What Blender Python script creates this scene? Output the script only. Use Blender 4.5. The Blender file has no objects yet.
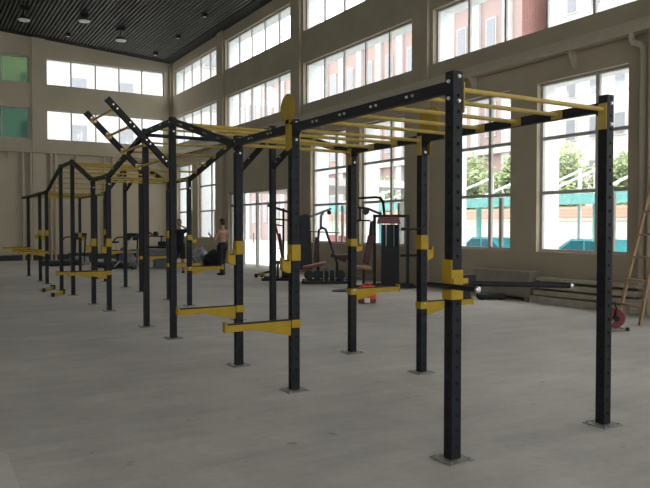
import bpy, bmesh, math, random
from mathutils import Vector, Matrix, noise
random.seed(7)
sc = bpy.context.scene
COL = sc.collection
PI = math.pi

# ------------------------------------------------------------------ materials
def nodes_of(name):
    m = bpy.data.materials.new(name); m.use_nodes = True
    nt = m.node_tree
    return m, nt, nt.nodes['Principled BSDF']

def pmat(name, col, rough=.5, metal=0., var=.12, scale=6., bump=0., spec=.5, coat=0.):
    m, nt, b = nodes_of(name)
    N, L = nt.nodes, nt.links
    tc = N.new('ShaderNodeTexCoord')
    no = N.new('ShaderNodeTexNoise'); no.inputs['Scale'].default_value = scale; no.inputs['Detail'].default_value = 5
    L.new(tc.outputs['Object'], no.inputs['Vector'])
    mr = N.new('ShaderNodeMapRange'); mr.inputs['From Min'].default_value = .3; mr.inputs['From Max'].default_value = .7
    mr.inputs['To Min'].default_value = 1 - var; mr.inputs['To Max'].default_value = 1 + var
    L.new(no.outputs['Fac'], mr.inputs['Value'])
    mx = N.new('ShaderNodeVectorMath'); mx.operation = 'SCALE'; mx.inputs[0].default_value = col
    L.new(mr.outputs[0], mx.inputs['Scale']); L.new(mx.outputs[0], b.inputs['Base Color'])
    b.inputs['Roughness'].default_value = rough; b.inputs['Metallic'].default_value = metal
    b.inputs['Specular IOR Level'].default_value = spec; b.inputs['Coat Weight'].default_value = coat
    if bump:
        bp = N.new('ShaderNodeBump'); bp.inputs['Strength'].default_value = bump; bp.inputs['Distance'].default_value = .01
        L.new(no.outputs['Fac'], bp.inputs['Height']); L.new(bp.outputs[0], b.inputs['Normal'])
    return m

def glass_mat(name, tint=(.97, .98, .98), gloss=.06):
    m, nt, b = nodes_of(name); N, L = nt.nodes, nt.links
    N.remove(b)
    out = [n for n in N if n.type == 'OUTPUT_MATERIAL'][0]
    t = N.new('ShaderNodeBsdfTransparent'); t.inputs[0].default_value = (*tint, 1)
    g = N.new('ShaderNodeBsdfGlossy'); g.inputs['Roughness'].default_value = .03
    no = N.new('ShaderNodeTexNoise'); no.inputs['Scale'].default_value = 1.5
    mr = N.new('ShaderNodeMapRange'); mr.inputs['To Min'].default_value = gloss * .7; mr.inputs['To Max'].default_value = gloss * 1.3
    L.new(no.outputs['Fac'], mr.inputs['Value'])
    mx = N.new('ShaderNodeMixShader'); L.new(mr.outputs[0], mx.inputs[0])
    L.new(t.outputs[0], mx.inputs[1]); L.new(g.outputs[0], mx.inputs[2]); L.new(mx.outputs[0], out.inputs['Surface'])
    return m

def floor_mat():
    m, nt, b = nodes_of('screed_concrete'); N, L = nt.nodes, nt.links
    tc = N.new('ShaderNodeTexCoord')
    def nz(scale, detail, rough=.55, stretch=None):
        n = N.new('ShaderNodeTexNoise'); n.inputs['Scale'].default_value = scale; n.inputs['Detail'].default_value = detail
        n.inputs['Roughness'].default_value = rough
        if stretch:
            mp = N.new('ShaderNodeMapping'); mp.inputs['Scale'].default_value = stretch; mp.inputs['Rotation'].default_value = (0, 0, .6)
            L.new(tc.outputs['Object'], mp.inputs['Vector']); L.new(mp.outputs[0], n.inputs['Vector'])
        else:
            L.new(tc.outputs['Object'], n.inputs['Vector'])
        return n
    big = nz(.35, 6); mid = nz(1.6, 8, .62); fine = nz(14, 8, .7); streak = nz(1.1, 5, .6, (.6, 4.5, 1))
    cr = N.new('ShaderNodeValToRGB'); cr.color_ramp.elements[0].position = .32; cr.color_ramp.elements[1].position = .72
    cr.color_ramp.elements[0].color = (.40, .37, .335, 1); cr.color_ramp.elements[1].color = (.575, .535, .485, 1)
    L.new(big.outputs['Fac'], cr.inputs[0])
    def mul(colin, n, lo, hi, a=.3, z=.7):
        mr = N.new('ShaderNodeMapRange'); mr.inputs['From Min'].default_value = a; mr.inputs['From Max'].default_value = z
        mr.inputs['To Min'].default_value = lo; mr.inputs['To Max'].default_value = hi
        L.new(n.outputs['Fac'], mr.inputs['Value'])
        v = N.new('ShaderNodeVectorMath'); v.operation = 'SCALE'
        L.new(colin, v.inputs[0]); L.new(mr.outputs[0], v.inputs['Scale']); return v.outputs[0]
    c = mul(cr.outputs[0], mid, .86, 1.12); c = mul(c, streak, .9, 1.07); c = mul(c, fine, .93, 1.06)
    sp = nz(5.5, 3, .5); c = mul(c, sp, .62, 1.0, .24, .31)          # scattered dark specks
    # trowel joints: thin dark lines of slab pours
    wv = N.new('ShaderNodeTexVoronoi'); wv.feature = 'DISTANCE_TO_EDGE'; wv.inputs['Scale'].default_value = .16
    dn = N.new('ShaderNodeVectorMath'); dn.operation = 'MULTIPLY_ADD'; dn.inputs[1].default_value = (.5, .5, 0)
    L.new(mid.outputs['Color'], dn.inputs[0]); L.new(tc.outputs['Object'], dn.inputs[2]); L.new(dn.outputs[0], wv.inputs['Vector'])
    mr = N.new('ShaderNodeMapRange'); mr.inputs['From Max'].default_value = .003; mr.inputs['To Min'].default_value = .94
    L.new(wv.outputs['Distance'], mr.inputs['Value'])
    v = N.new('ShaderNodeVectorMath'); v.operation = 'SCALE'; L.new(c, v.inputs[0]); L.new(mr.outputs[0], v.inputs['Scale'])
    L.new(v.outputs[0], b.inputs['Base Color'])
    r = N.new('ShaderNodeMapRange'); r.inputs['To Min'].default_value = .5; r.inputs['To Max'].default_value = .75
    L.new(mid.outputs['Fac'], r.inputs['Value']); L.new(r.outputs[0], b.inputs['Roughness'])
    bp = N.new('ShaderNodeBump'); bp.inputs['Strength'].default_value = .25; bp.inputs['Distance'].default_value = .01
    L.new(fine.outputs['Fac'], bp.inputs['Height']); L.new(bp.outputs[0], b.inputs['Normal'])
    b.inputs['Specular IOR Level'].default_value = .35
    return m

def brick_mat(name, c1, c2, mortar, scale=4.):
    m, nt, b = nodes_of(name); N, L = nt.nodes, nt.links
    tc = N.new('ShaderNodeTexCoord'); mp = N.new('ShaderNodeMapping'); mp.inputs['Rotation'].default_value = (PI / 2, 0, PI / 2)
    L.new(tc.outputs['Object'], mp.inputs['Vector'])
    t = N.new('ShaderNodeTexBrick'); t.inputs['Scale'].default_value = scale
    t.inputs['Color1'].default_value = (*c1, 1); t.inputs['Color2'].default_value = (*c2, 1); t.inputs['Mortar'].default_value = (*mortar, 1)
    L.new(mp.outputs[0], t.inputs['Vector']); L.new(t.outputs['Color'], b.inputs['Base Color'])
    b.inputs['Roughness'].default_value = .9
    return m

M = dict(
    floor=floor_mat(),
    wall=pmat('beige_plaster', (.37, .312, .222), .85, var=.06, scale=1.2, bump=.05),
    patch=pmat('pale_screed_patch', (.56, .53, .48), .7, var=.12, scale=5.),
    wall_far=pmat('beige_plaster_end_lit', (.47, .405, .295), .85, var=.06, scale=1.2, bump=.05),  # same plaster brightened, so the end wall's stronger light is in its colour
    wall_low=pmat('pale_plaster', (.50, .44, .35), .85, var=.06, scale=1.2, bump=.05),
    trim=pmat('cream_trim_paint', (.43, .37, .275), .6, var=.06),
    outer=pmat('white_outer_render', (.72, .74, .74), .8, var=.05),
    slat=pmat('grey_ceiling_slat', (.09, .09, .083), .55, var=.15, scale=1.),
    void=pmat('black_ceiling_void', (.012, .012, .012), .8),
    alu=pmat('grey_aluminium_frame', (.42, .40, .37), .55, metal=.1),
    glass=glass_mat('clear_pane'),
    green=glass_mat('green_film_pane', (.29, .375, .265), .04),
    teal=glass_mat('teal_film_pane', (.20, .305, .25), .04),
    steel=pmat('charcoal_painted_steel', (.0145, .0155, .0175), .48, var=.25, scale=9., spec=.18),
    hole=pmat('black_hole', (.002, .002, .002), .9),
    yellow=pmat('yellow_painted_steel', (.39, .25, .012), .45, var=.1, scale=9., spec=.25),
    rung=pmat('glare_dust_yellow_rung', (.44, .305, .06), .4, var=.15, scale=9., spec=.4),  # yellow made paler: backlight glare and dust put into the colour
    gold=pmat('mustard_painted_steel', (.34, .225, .015), .5, var=.1, scale=9., spec=.25),
    chrome=pmat('zinc_bolt', (.75, .74, .72), .3, metal=.9),
    plate=pmat('galvanised_plate', (.24, .23, .21), .6, metal=.2, var=.3, scale=25.),
    rubber=pmat('black_rubber', (.012, .012, .012), .75),
    black=pmat('black_enamel', (.014, .014, .016), .45, spec=.2),
    dgrey=pmat('dark_grey_plastic', (.04, .043, .047), .55, spec=.2),
    grey=pmat('mid_grey_metal', (.22, .22, .225), .5),
    lgrey=pmat('light_grey_plastic', (.5, .5, .5), .5),
    white=pmat('white_plastic', (.75, .75, .74), .5),
    maroon=pmat('maroon_vinyl', (.07, .012, .015), .5),
    red=pmat('red_vinyl', (.30, .03, .04), .45),
    pink=pmat('faded_red_shroud', (.17, .042, .058), .5),
    tan=pmat('tan_vinyl', (.36, .19, .09), .5),
    coral=pmat('coral_fabric', (.80, .10, .05), .8),
    olive=pmat('brown_fabric', (.14, .07, .04), .85),
    purple=pmat('purple_plastic', (.10, .06, .16), .5),
    blue=pmat('blue_plastic', (.02, .10, .18), .5),
    wood=pmat('raw_pine', (.40, .27, .145), .65, var=.2, scale=12.),
    plank=pmat('grey_weathered_plank', (.36, .31, .24), .8, var=.2, scale=8.),
    carton=pmat('grey_brown_carton', (.24, .205, .17), .85, var=.12, scale=5.),
    redpaint=pmat('red_enamel', (.16, .008, .010), .4),
    lens=pmat('frosted_lamp_lens', (.8, .8, .78), .3),
    skin=pmat('skin', (.36, .19, .13), .6, var=.08),
    hair=pmat('black_hair', (.012, .01, .009), .6),
    cloth=pmat('black_cloth', (.012, .012, .014), .9),
    navy=pmat('dark_trouser_cloth', (.014, .015, .02), .9),
    film=pmat('white_wrapping_film', (.30, .30, .31), .35, var=.5, scale=7., bump=.8),
    pave=pmat('pale_paving', (.55, .54, .52), .9, var=.08, scale=.8),
    brick=brick_mat('red_brick', (.24, .10, .088), (.28, .125, .11), (.34, .25, .23), 1.4),
    obrick=brick_mat('orange_brick', (.47, .28, .20), (.53, .34, .25), (.6, .52, .46), 2.5),
    stone=pmat('pale_stone', (.47, .45, .44), .85, var=.08, scale=.6),
    cream=pmat('cream_render', (.60, .56, .49), .85, var=.08, scale=.6),
    bluegl=pmat('dull_window_glass', (.16, .18, .21), .25),
    farglass=pmat('pale_far_glass', (.22, .23, .25), .3),
    carglass=pmat('teal_car_glass', (.02, .12, .15), .2),
    turq=pmat('turquoise_paint', (.20, .50, .47), .5),
    car=pmat('turquoise_car_paint', (.04, .38, .44), .3, coat=.5),
    silver=pmat('silver_car_paint', (.35, .36, .36), .3, metal=.4),
    leaf=pmat('hazy_tree_leaf', (.31, .38, .19), .7, var=.35, scale=2.),  # lighter than real foliage: outdoor haze and overexposure painted into the green
    bark=pmat('tree_bark', (.15, .11, .08), .9),
)

# ------------------------------------------------------------------ mesh builder
class MB:
    def __init__(s): s.v = []; s.f = []; s.mi = []; s.m = 0
    def add(s, vs, fs):
        o = len(s.v); s.v += [tuple(v) for v in vs]
        for f in fs: s.f.append([o + i for i in f]); s.mi.append(s.m)
    def box(s, x0, x1, y0, y1, z0, z1):
        s.add([(x0, y0, z0), (x1, y0, z0), (x1, y1, z0), (x0, y1, z0), (x0, y0, z1), (x1, y0, z1), (x1, y1, z1), (x0, y1, z1)],
              [(0, 3, 2, 1), (4, 5, 6, 7), (0, 1, 5, 4), (1, 2, 6, 5), (2, 3, 7, 6), (3, 0, 4, 7)]); return s
    def frame_at(s, p0, p1, up=(0, 0, 1)):
        d = (Vector(p1) - Vector(p0)).normalized(); u = Vector(up)
        if abs(d.dot(u)) > .98: u = Vector((0, 1, 0))
        a = d.cross(u).normalized(); return d, a, a.cross(d)
    def bar(s, p0, p1, w, h, up=(0, 0, 1)):
        d, a, u = s.frame_at(p0, p1, up); p0 = Vector(p0); p1 = Vector(p1); a = a * w / 2; u = u * h / 2
        s.add([p0 - a - u, p0 + a - u, p0 + a + u, p0 - a + u, p1 - a - u, p1 + a - u, p1 + a + u, p1 - a + u],
              [(0, 3, 2, 1), (4, 5, 6, 7), (0, 1, 5, 4), (1, 2, 6, 5), (2, 3, 7, 6), (3, 0, 4, 7)]); return s
    def tube(s, p0, p1, r, n=10, r2=None):
        d, a, u = s.frame_at(p0, p1); r2 = r if r2 is None else r2
        A = [Vector(p0) + (a * math.cos(t) + u * math.sin(t)) * r for t in [2 * PI * i / n for i in range(n)]]
        B = [Vector(p1) + (a * math.cos(t) + u * math.sin(t)) * r2 for t in [2 * PI * i / n for i in range(n)]]
        s.add(A + B, [(i, (i + 1) % n, n + (i + 1) % n, n + i) for i in range(n)] + [tuple(range(n))[::-1], tuple(range(n, 2 * n))]); return s
    def path(s, pts, r, n=8):
        pts = [Vector(p) for p in pts]; rings = []; pa = None
        for i, p in enumerate(pts):
            d = (pts[min(i + 1, len(pts) - 1)] - pts[max(i - 1, 0)]).normalized()
            if pa is None:
                u = Vector((0, 0, 1)) if abs(d.z) < .9 else Vector((0, 1, 0)); pa = d.cross(u).normalized()
            a = (pa - d * pa.dot(d)).normalized(); pa = a; u = a.cross(d)
            rings.append([p + (a * math.cos(2 * PI * k / n) + u * math.sin(2 * PI * k / n)) * r for k in range(n)])
        vs = [v for ring in rings for v in ring]; fs = []
        for i in range(len(pts) - 1):
            for k in range(n): fs.append((i * n + k, i * n + (k + 1) % n, (i + 1) * n + (k + 1) % n, (i + 1) * n + k))
        fs += [tuple(range(n))[::-1], tuple(range((len(pts) - 1) * n, len(pts) * n))]
        s.add(vs, fs); return s
    def lathe(s, prof, c=(0, 0, 0), n=20, axis='z'):
        vs = []
        for r, h in prof:
            for k in range(n):
                t = 2 * PI * k / n; p = (r * math.cos(t), r * math.sin(t), h)
                if axis == 'x': p = (p[2], p[0], p[1])
                if axis == 'y': p = (p[0], p[2], p[1])
                vs.append((p[0] + c[0], p[1] + c[1], p[2] + c[2]))
        m = len(prof); fs = []
        for i in range(m - 1):
            for k in range(n): fs.append((i * n + k, i * n + (k + 1) % n, (i + 1) * n + (k + 1) % n, (i + 1) * n + k))
        fs += [tuple(range(n))[::-1], tuple(range((m - 1) * n, m * n))]
        s.add(vs, fs); return s
    def prism(s, poly, t0, t1, plane='yz'):
        def P(a, b, t): return {'yz': (t, a, b), 'xz': (a, t, b), 'xy': (a, b, t)}[plane]
        n = len(poly); vs = [P(a, b, t0) for a, b in poly] + [P(a, b, t1) for a, b in poly]
        s.add(vs, [tuple(range(n))[::-1], tuple(range(n, 2 * n))] + [(i, (i + 1) % n, n + (i + 1) % n, n + i) for i in range(n)]); return s
    def build(s, name, mats, parent=None, bevel=0., smooth=False, loc=None, rotz=0., clean=True):
        me = bpy.data.meshes.new(name); me.from_pydata(s.v, [], s.f)
        mats = mats if isinstance(mats, (list, tuple)) else [mats]
        for m in mats: me.materials.append(M[m])
        for p, i in zip(me.polygons, s.mi): p.material_index = i
        bm = bmesh.new(); bm.from_mesh(me); bmesh.ops.recalc_face_normals(bm, faces=bm.faces); bm.to_mesh(me); bm.free()
        o = bpy.data.objects.new(name, me); COL.objects.link(o)
        if parent: o.parent = parent
        if loc: o.location = loc
        if rotz: o.rotation_euler.z = rotz
        if bevel:
            b = o.modifiers.new('edges', 'BEVEL'); b.width = bevel; b.segments = 2; b.limit_method = 'ANGLE'; b.angle_limit = .6
        if smooth:
            for p in me.polygons: p.use_smooth = True
        return o

def empty(name, loc, rz=0.):
    o = bpy.data.objects.new(name, None); COL.objects.link(o); o.location = loc; o.rotation_euler.z = rz; o.empty_display_size = .2
    return o
def tag(o, label=None, cat=None, group=None, kind=None):
    if label: o['label'] = label
    if cat: o['category'] = cat
    if group: o['group'] = group
    if kind: o['kind'] = kind
    return o
def struct(o): o['kind'] = 'structure'; return o
def copy_tree(o, parent=None):
    c = o.copy(); COL.objects.link(c)
    if parent: c.parent = parent
    for ch in list(o.children): copy_tree(ch, c)
    return c

# ------------------------------------------------------------------ room shell
XR, XO, YB, YF, XL = 11.3, 12.0, 33.8, -8.0, -10.0
CZ = lambda x: 9.78 + (XR - x) * .065

def wall_grid(name, axis, t0, t1, u0, u1, v1, openings, mats=('wall', 'outer')):
    """solid wall between t0 (inner) and t1 (outer); u runs along it, v is height; openings cut clean through"""
    us = sorted({u0, u1} | {x for o in openings for x in o[:2]}); vs = sorted({-.35, v1} | {x for o in openings for x in o[2:]})
    def solid(i, j):
        if not (0 <= i < len(us) - 1 and 0 <= j < len(vs) - 1): return False
        uc = (us[i] + us[i + 1]) / 2; vc = (vs[j] + vs[j + 1]) / 2
        return not any(o[0] < uc < o[1] and o[2] < vc < o[3] for o in openings)
    P = (lambda t, u, v: (t, u, v)) if axis == 'x' else (lambda t, u, v: (u, t, v))
    mb = MB(); tm = t0 + (t1 - t0) * .3
    for i in range(len(us) - 1):
        for j in range(len(vs) - 1):
            if not solid(i, j): continue
            a, b, c, d = us[i], us[i + 1], vs[j], vs[j + 1]
            mb.m = 0; mb.add([P(t0, a, c), P(t0, b, c), P(t0, b, d), P(t0, a, d)], [(0, 1, 2, 3)])
            mb.m = 1; mb.add([P(t1, a, c), P(t1, b, c), P(t1, b, d), P(t1, a, d)], [(0, 1, 2, 3)])
            for (di, dj, e0, e1) in ((-1, 0, (a, c), (a, d)), (1, 0, (b, c), (b, d)), (0, -1, (a, c), (b, c)), (0, 1, (a, d), (b, d))):
                if solid(i + di, j + dj): continue
                for k, (ta, tb) in enumerate(((t0, tm), (tm, t1))):
                    mb.m = k; mb.add([P(ta, *e0), P(ta, *e1), P(tb, *e1), P(tb, *e0)], [(0, 1, 2, 3)])
    me = bpy.data.meshes.new(name); me.from_pydata(mb.v, [], mb.f)
    for m in mats: me.materials.append(M[m])
    for p, i in zip(me.polygons, mb.mi): p.material_index = i
    bm = bmesh.new(); bm.from_mesh(me); bmesh.ops.remove_doubles(bm, verts=bm.verts, dist=1e-4)
    bmesh.ops.recalc_face_normals(bm, faces=bm.faces); bm.to_mesh(me); bm.free()
    o = bpy.data.objects.new(name, me); COL.objects.link(o); return struct(o)

WN = [0]
def window(axis, t, u0, u1, v0, v1, umull=(), vmull=(), glass='glass', fw=.055, portal_dir=0, mull_w=.06):
    """aluminium frame with mullions and one pane sheet; t = plane of the glass"""
    WN[0] += 1
    P = (lambda mb, a, b, c, d, e=.035: mb.box(t - e, t + e, a, b, c, d)) if axis == 'x' else (lambda mb, a, b, c, d, e=.035: mb.box(a, b, t - e, t + e, c, d))
    mb = MB(); P(mb, u0, u1, v0, v0 + fw); P(mb, u0, u1, v1 - fw, v1); P(mb, u0, u0 + fw, v0 + fw, v1 - fw); P(mb, u1 - fw, u1, v0 + fw, v1 - fw)
    for q in umull: P(mb, q[0] - mull_w / 2, q[0] + mull_w / 2, q[1], q[2], .032) if isinstance(q, tuple) else P(mb, q - mull_w / 2, q + mull_w / 2, v0 + fw, v1 - fw, .032)
    for q in vmull: P(mb, u0 + fw, u1 - fw, q - .035, q + .035, .03)
    w = struct(mb.build('window_%d' % WN[0], 'alu'))
    g = MB()
    (g.box(t - .004, t + .004, u0 + .02, u1 - .02, v0 + .02, v1 - .02) if axis == 'x' else g.box(u0 + .02, u1 - .02, t - .004, t + .004, v0 + .02, v1 - .02))
    g.build('window_glass', glass, w)
    portal(axis, t, u0, u1, v0, v1, portal_dir)
    return w
def portal(axis, t, u0, u1, v0, v1, d):
    if not d: return
    l = bpy.data.lights.new('daylight_portal', 'AREA'); l.shape = 'RECTANGLE'; l.size = (u1 - u0); l.size_y = (v1 - v0); l.cycles.is_portal = True
    o = bpy.data.objects.new('daylight_portal', l); COL.objects.link(o)
    n = Vector((d, 0, 0)) if axis == 'x' else Vector((0, d, 0))
    o.rotation_euler = n.to_track_quat('-Z', 'Z').to_euler()
    off = t - d * .1
    o.location = (off, (u0 + u1) / 2, (v0 + v1) / 2) if axis == 'x' else ((u0 + u1) / 2, off, (v0 + v1) / 2)

# right wall (runs along the rig)
PER = 6.69
ROW2, ROW1, GR = (8.1, 9.33), (5.65, 7.02), (1.02, 4.56)
ops, strips, grounds = [], [], []
for k in range(-2, 4):
    y0 = 7.60 + PER * k
    for r in (ROW2, ROW1): strips.append((y0, y0 + 5.84, *r))
    if k != 2:
        for a in (7.91, 10.80): grounds.append((a + PER * k, a + PER * k + 2.15, *GR))
DOOR = (21.30, 26.55, -.35, 2.96)
ops = strips + grounds + [DOOR]
wall_grid('wall_right', 'x', XR, XO, YF, YB + .5, 10.3, ops)
for (a, b, c, d) in strips:
    n = 5; window('x', 11.46, a, b, c, d, [a + (b - a) * i / n for i in range(1, n)], (), portal_dir=-1)
for (a, b, c, d) in grounds:
    window('x', 11.46, a, b, c, d, [a + .76, (a + .42, c + .05, 2.2)], (3.40, 2.26), portal_dir=-1, mull_w=.085)
# glazed entrance
dm = MB(); t = 11.46
for y in (21.35, 22.75, 24.05, 25.35, 26.5): dm.box(t - .05, t + .05, y - .05, y + .05, 0, 2.9)
dm.box(t - .05, t + .05, 21.3, 26.55, 2.38, 2.46); dm.box(t - .05, t + .05, 21.3, 26.55, 2.88, 2.96)
d1 = struct(dm.build('door_1', 'alu'))
g = MB(); g.box(t - .004, t + .004, 21.4, 26.45, .02, 2.9); g.build('door_glass', 'glass', d1)
hb = MB(); 
for y in (24.2, 25.2): hb.tube((t - .1, y, .9), (t - .1, y, 1.3), .02)
hb.build('door_handle', 'chrome', d1)
portal('x', t, *DOOR[:2], 0, 2.96, -1)

# back wall
bo = []
for x0, x1 in ((5.35, 10.95), (-1.0, 4.62), (-7.4, -1.7)):
    for r in ((8.09, 9.33), (5.56, 6.97)): bo.append((x0, x1, *r))
wall_grid('wall_back', 'y', YB, YB + .6, XL - .5, XR, 11.8, bo, ('wall_far', 'outer'))
for i, (a, b, c, d) in enumerate(bo):
    gl = 'glass' if a > 5 else ('green' if c > 8 else 'teal')
    window('y', YB + .14, a, b, c, d, [a + (b - a) * k / 5 for k in range(1, 5)], (), glass=gl, portal_dir=-1)
# left and front walls, out of the picture
lo = []
for k in range(6):
    y0 = -6.5 + 6.69 * k
    for r in ((8.1, 9.6),): lo.append((y0, y0 + 5.8, *r))
wall_grid('wall_left', 'x', XL, XL - .6, YF, YB + .5, 12, lo)
for (a, b, c, d) in lo: window('x', XL - .14, a, b, c, d, [a + 1.45 * k for k in (1, 2, 3)], (), portal_dir=1)
fo = []
for x0 in (-9, -2, 5):
    for r in ((8.1, 9.4), (5.6, 7.0), (1.0, 4.5)): fo.append((x0, x0 + 5.6, *r))
wall_grid('wall_front', 'y', YF, YF - .6, XL - .5, XR + .6, 12, fo)
for (a, b, c, d) in fo: window('y', YF - .14, a, b, c, d, [a + 1.4 * k for k in (1, 2, 3)], (), portal_dir=1)

fl = MB(); fl.box(XL - .5, XO, YF - .5, YB + .5, -.35, 0); struct(fl.build('floor', 'floor'))

pt = MB(); pt.prism([(.25, 5.34), (.47, 5.16), (.527, 5.07), (.522, 4.36), (.515, 3.9), (.1, 3.8)], 0, .004, 'xy')
struct(pt.build('floor_patch', 'patch'))
# ceiling: black void slab above dark grey slats that run along the hall
ce = MB(); ce.m = 1
def slab(x0, x1, y0, y1, dz0, dz1):
    ce.add([(x0, y0, CZ(x0) + dz0), (x1, y0, CZ(x1) + dz0), (x1, y1, CZ(x1) + dz0), (x0, y1, CZ(x0) + dz0),
            (x0, y0, CZ(x0) + dz1), (x1, y0, CZ(x1) + dz1), (x1, y1, CZ(x1) + dz1), (x0, y1, CZ(x0) + dz1)],
           [(0, 3, 2, 1), (4, 5, 6, 7), (0, 1, 5, 4), (1, 2, 6, 5), (2, 3, 7, 6), (3, 0, 4, 7)])
slab(XL, XR, YF, YB, .16, .3)
ce.m = 0
x = XL + .3
while x < XR - .55:
    slab(x, x + .075, YF + .3, YB - .55, 0, .06); x += .152
ce.m = 1
slab(XR - .5, XR, YF, YB, -.01, .1); slab(XL, XR - .5, YB - .5, YB, -.01, .1)
struct(ce.build('ceiling', ['slat', 'void']))

# pilasters, ledges, pipes
tn = [0]
def trim(mb, mat='trim', bevel=0):
    tn[0] += 1; return struct(mb.build('trim_%d' % tn[0], mat, bevel=bevel))
for k in range(-2, 5):
    y = 6.86 + PER * k
    if k < 4: trim(MB().box(XR - .1, XR, y, y + .62, 0, CZ(XR)), 'wall')
trim(MB().box(XR - .12, XR, YB - .16, YB, 0, CZ(XR)), 'wall')
for x0 in (4.72, -1.65): trim(MB().box(x0, x0 + .58, YB - .1, YB, 0, CZ(x0)), 'wall_far')
lg = MB(); lg.box(XR - .24, XR, YF, YB, 5.02, 5.14); lg.box(XR - .16, XR, YF, YB, 5.14, 5.26); trim(lg)
lg = MB(); lg.box(XL, XR - .3, YB - .2, YB, 4.93, 5.10); trim(lg)
for y in (9.1, 11.9, 16.2, 18.9, 23.0, 25.5, 29.5):
    b = MB(); b.prism([(XR, 5.02), (XR - .2, 5.02), (XR - .2, 4.96), (XR - .05, 4.7), (XR, 4.7)], y - .03, y + .03, 'xz'); trim(b)
for x in (3.7, 8.3, 6.6):
    b = MB(); b.prism([(YB, 4.93), (YB - .18, 4.93), (YB - .04, 4.6), (YB, 4.6)], x - .04, x + .04, 'yz'); trim(b)
def pipe(pts, r, mat='trim'): trim(MB().path(pts, r, 10), mat)
pipe([(11.12, 7.74, 5.05), (11.12, 7.74, 4.93), (11.12, 7.70, 4.85), (11.12, 7.56, 4.80), (11.12, 7.51, 4.73), (11.12, 7.5, 4.6), (11.12, 7.5, 0)], .055)
pipe([(11.04, 7.28, 5.05), (11.04, 7.28, 0)], .055)
for x in (4.3, 4.63, 5.5, 5.68): pipe([(x, YB - .13, 0), (x, YB - .13, 4.95)], .06)
for x in (7.9,): pipe([(x, YB - .08, 0), (x, YB - .08, 4.95)], .04)
bb = MB(); bb.box(XL, XR - .1, YB - .12, YB, 0, .24)
o = struct(bb.build('baseboard_back', 'dgrey'))
bb = MB()
for a, b in ((YF, 21.3), (26.55, YB)): bb.box(XR - .02, XR, a, b, 0, .12)
struct(bb.build('baseboard_right', 'wall'))

# ------------------------------------------------------------------ the rig
NX, FX = 3.07, 4.61
YS = [3.42, 5.65, 6.99, 9.15, 10.42, 12.76, 14.01, 16.06, 17.46, 19.56, 20.69, 22.95]
XOFF = {('n', 3.42): -.015, ('n', 6.99): .026}
TALL = {9.15, 10.42, 16.06, 17.46}
S = .0395                                  # half width of the square tube
rig = tag(empty('pull_up_rig', ((NX + FX) / 2, 13.2, 0)), 'long charcoal steel pull-up rig with yellow rungs standing in two rows of posts', 'exercise rig')
RO = Vector(((NX + FX) / 2, 13.2, 0))
def rigpart(mb, name, mats, parent=None, off=RO, **k):
    o = mb.build(name, mats, parent or rig, **k); return o
def L(x, y, z): return (x - RO.x, y - RO.y, z)       # world -> rig frame

def post_mesh(h):
    """square tube, each face a strip of cells with a round hole sunk into the wall of the tube"""
    mb = MB(); n = int((h - .05) / .105); z0 = .012
    for side in range(4):
        R = Matrix.Rotation(side * PI / 2, 3, 'Z')
        def P(a, z, d=0.): return R @ Vector((a, -S + d, z))
        top = z0 + .03 + n * .105
        mb.m = 0
        mb.add([P(-S, z0), P(S, z0), P(S, z0 + .03), P(-S, z0 + .03)], [(0, 1, 2, 3)])
        mb.add([P(-S, top), P(S, top), P(S, h), P(-S, h)], [(0, 1, 2, 3)])
        for i in range(n):
            a0 = z0 + .03 + i * .105; a1 = a0 + .105; zc = (a0 + a1) / 2; r = .0135; K = 8
            ring = [(r * math.cos(2 * PI * (k + .5) / K), zc + r * math.sin(2 * PI * (k + .5) / K)) for k in range(K)]
            sq = [(S, zc), (S, a1), (0, a1), (-S, a1), (-S, zc), (-S, a0), (0, a0), (S, a0)]
            mb.m = 0
            vs = [P(*p) for p in sq] + [P(*p) for p in ring]
            fs = []
            for k in range(K):
                fs.append((k, (k + 1) % K, K + k)); fs.append(((k + 1) % K, K + (k + 1) % K, K + k))
            mb.add(vs, fs)
            mb.m = 1
            mb.add([P(*p) for p in ring] + [P(p[0], p[1], .008) for p in ring],
                   [(k, (k + 1) % K, K + (k + 1) % K, K + k) for k in range(K)] + [tuple(range(K, 2 * K))])
    mb.m = 0
    mb.add([(-S, -S, h), (S, -S, h), (S, S, h), (-S, S, h)], [(0, 1, 2, 3)])
    me = bpy.data.meshes.new('post'); me.from_pydata(mb.v, [], mb.f); me.materials.append(M['steel']); me.materials.append(M['hole'])
    for p, i in zip(me.polygons, mb.mi): p.material_index = i
    bm = bmesh.new(); bm.from_mesh(me); bmesh.ops.remove_doubles(bm, verts=bm.verts, dist=1e-5); bm.normal_update(); bm.to_mesh(me); bm.free()
    return me
PM = {}
def plate_mesh():
    mb = MB(); mb.box(-.105, .105, -.105, .105, 0, .008)
    for a in (-.08, .08):
        for b in (-.08, .08): mb.lathe([(.012, .008), (.012, .016), (.006, .02)], (a, b, 0), 6)
    return mb
plate_proto = None
def bolt_mb(c, axis, sgn, r=.0105):
    mb = MB(); d = {'x': Vector((1, 0, 0)), 'y': Vector((0, 1, 0))}[axis] * sgn; c = Vector(c)
    mb.tube(c - d * .001, c + d * .004, r * 1.25, 10); mb.tube(c + d * .004, c + d * .013, r, 6); return mb
posts = {}
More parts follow.
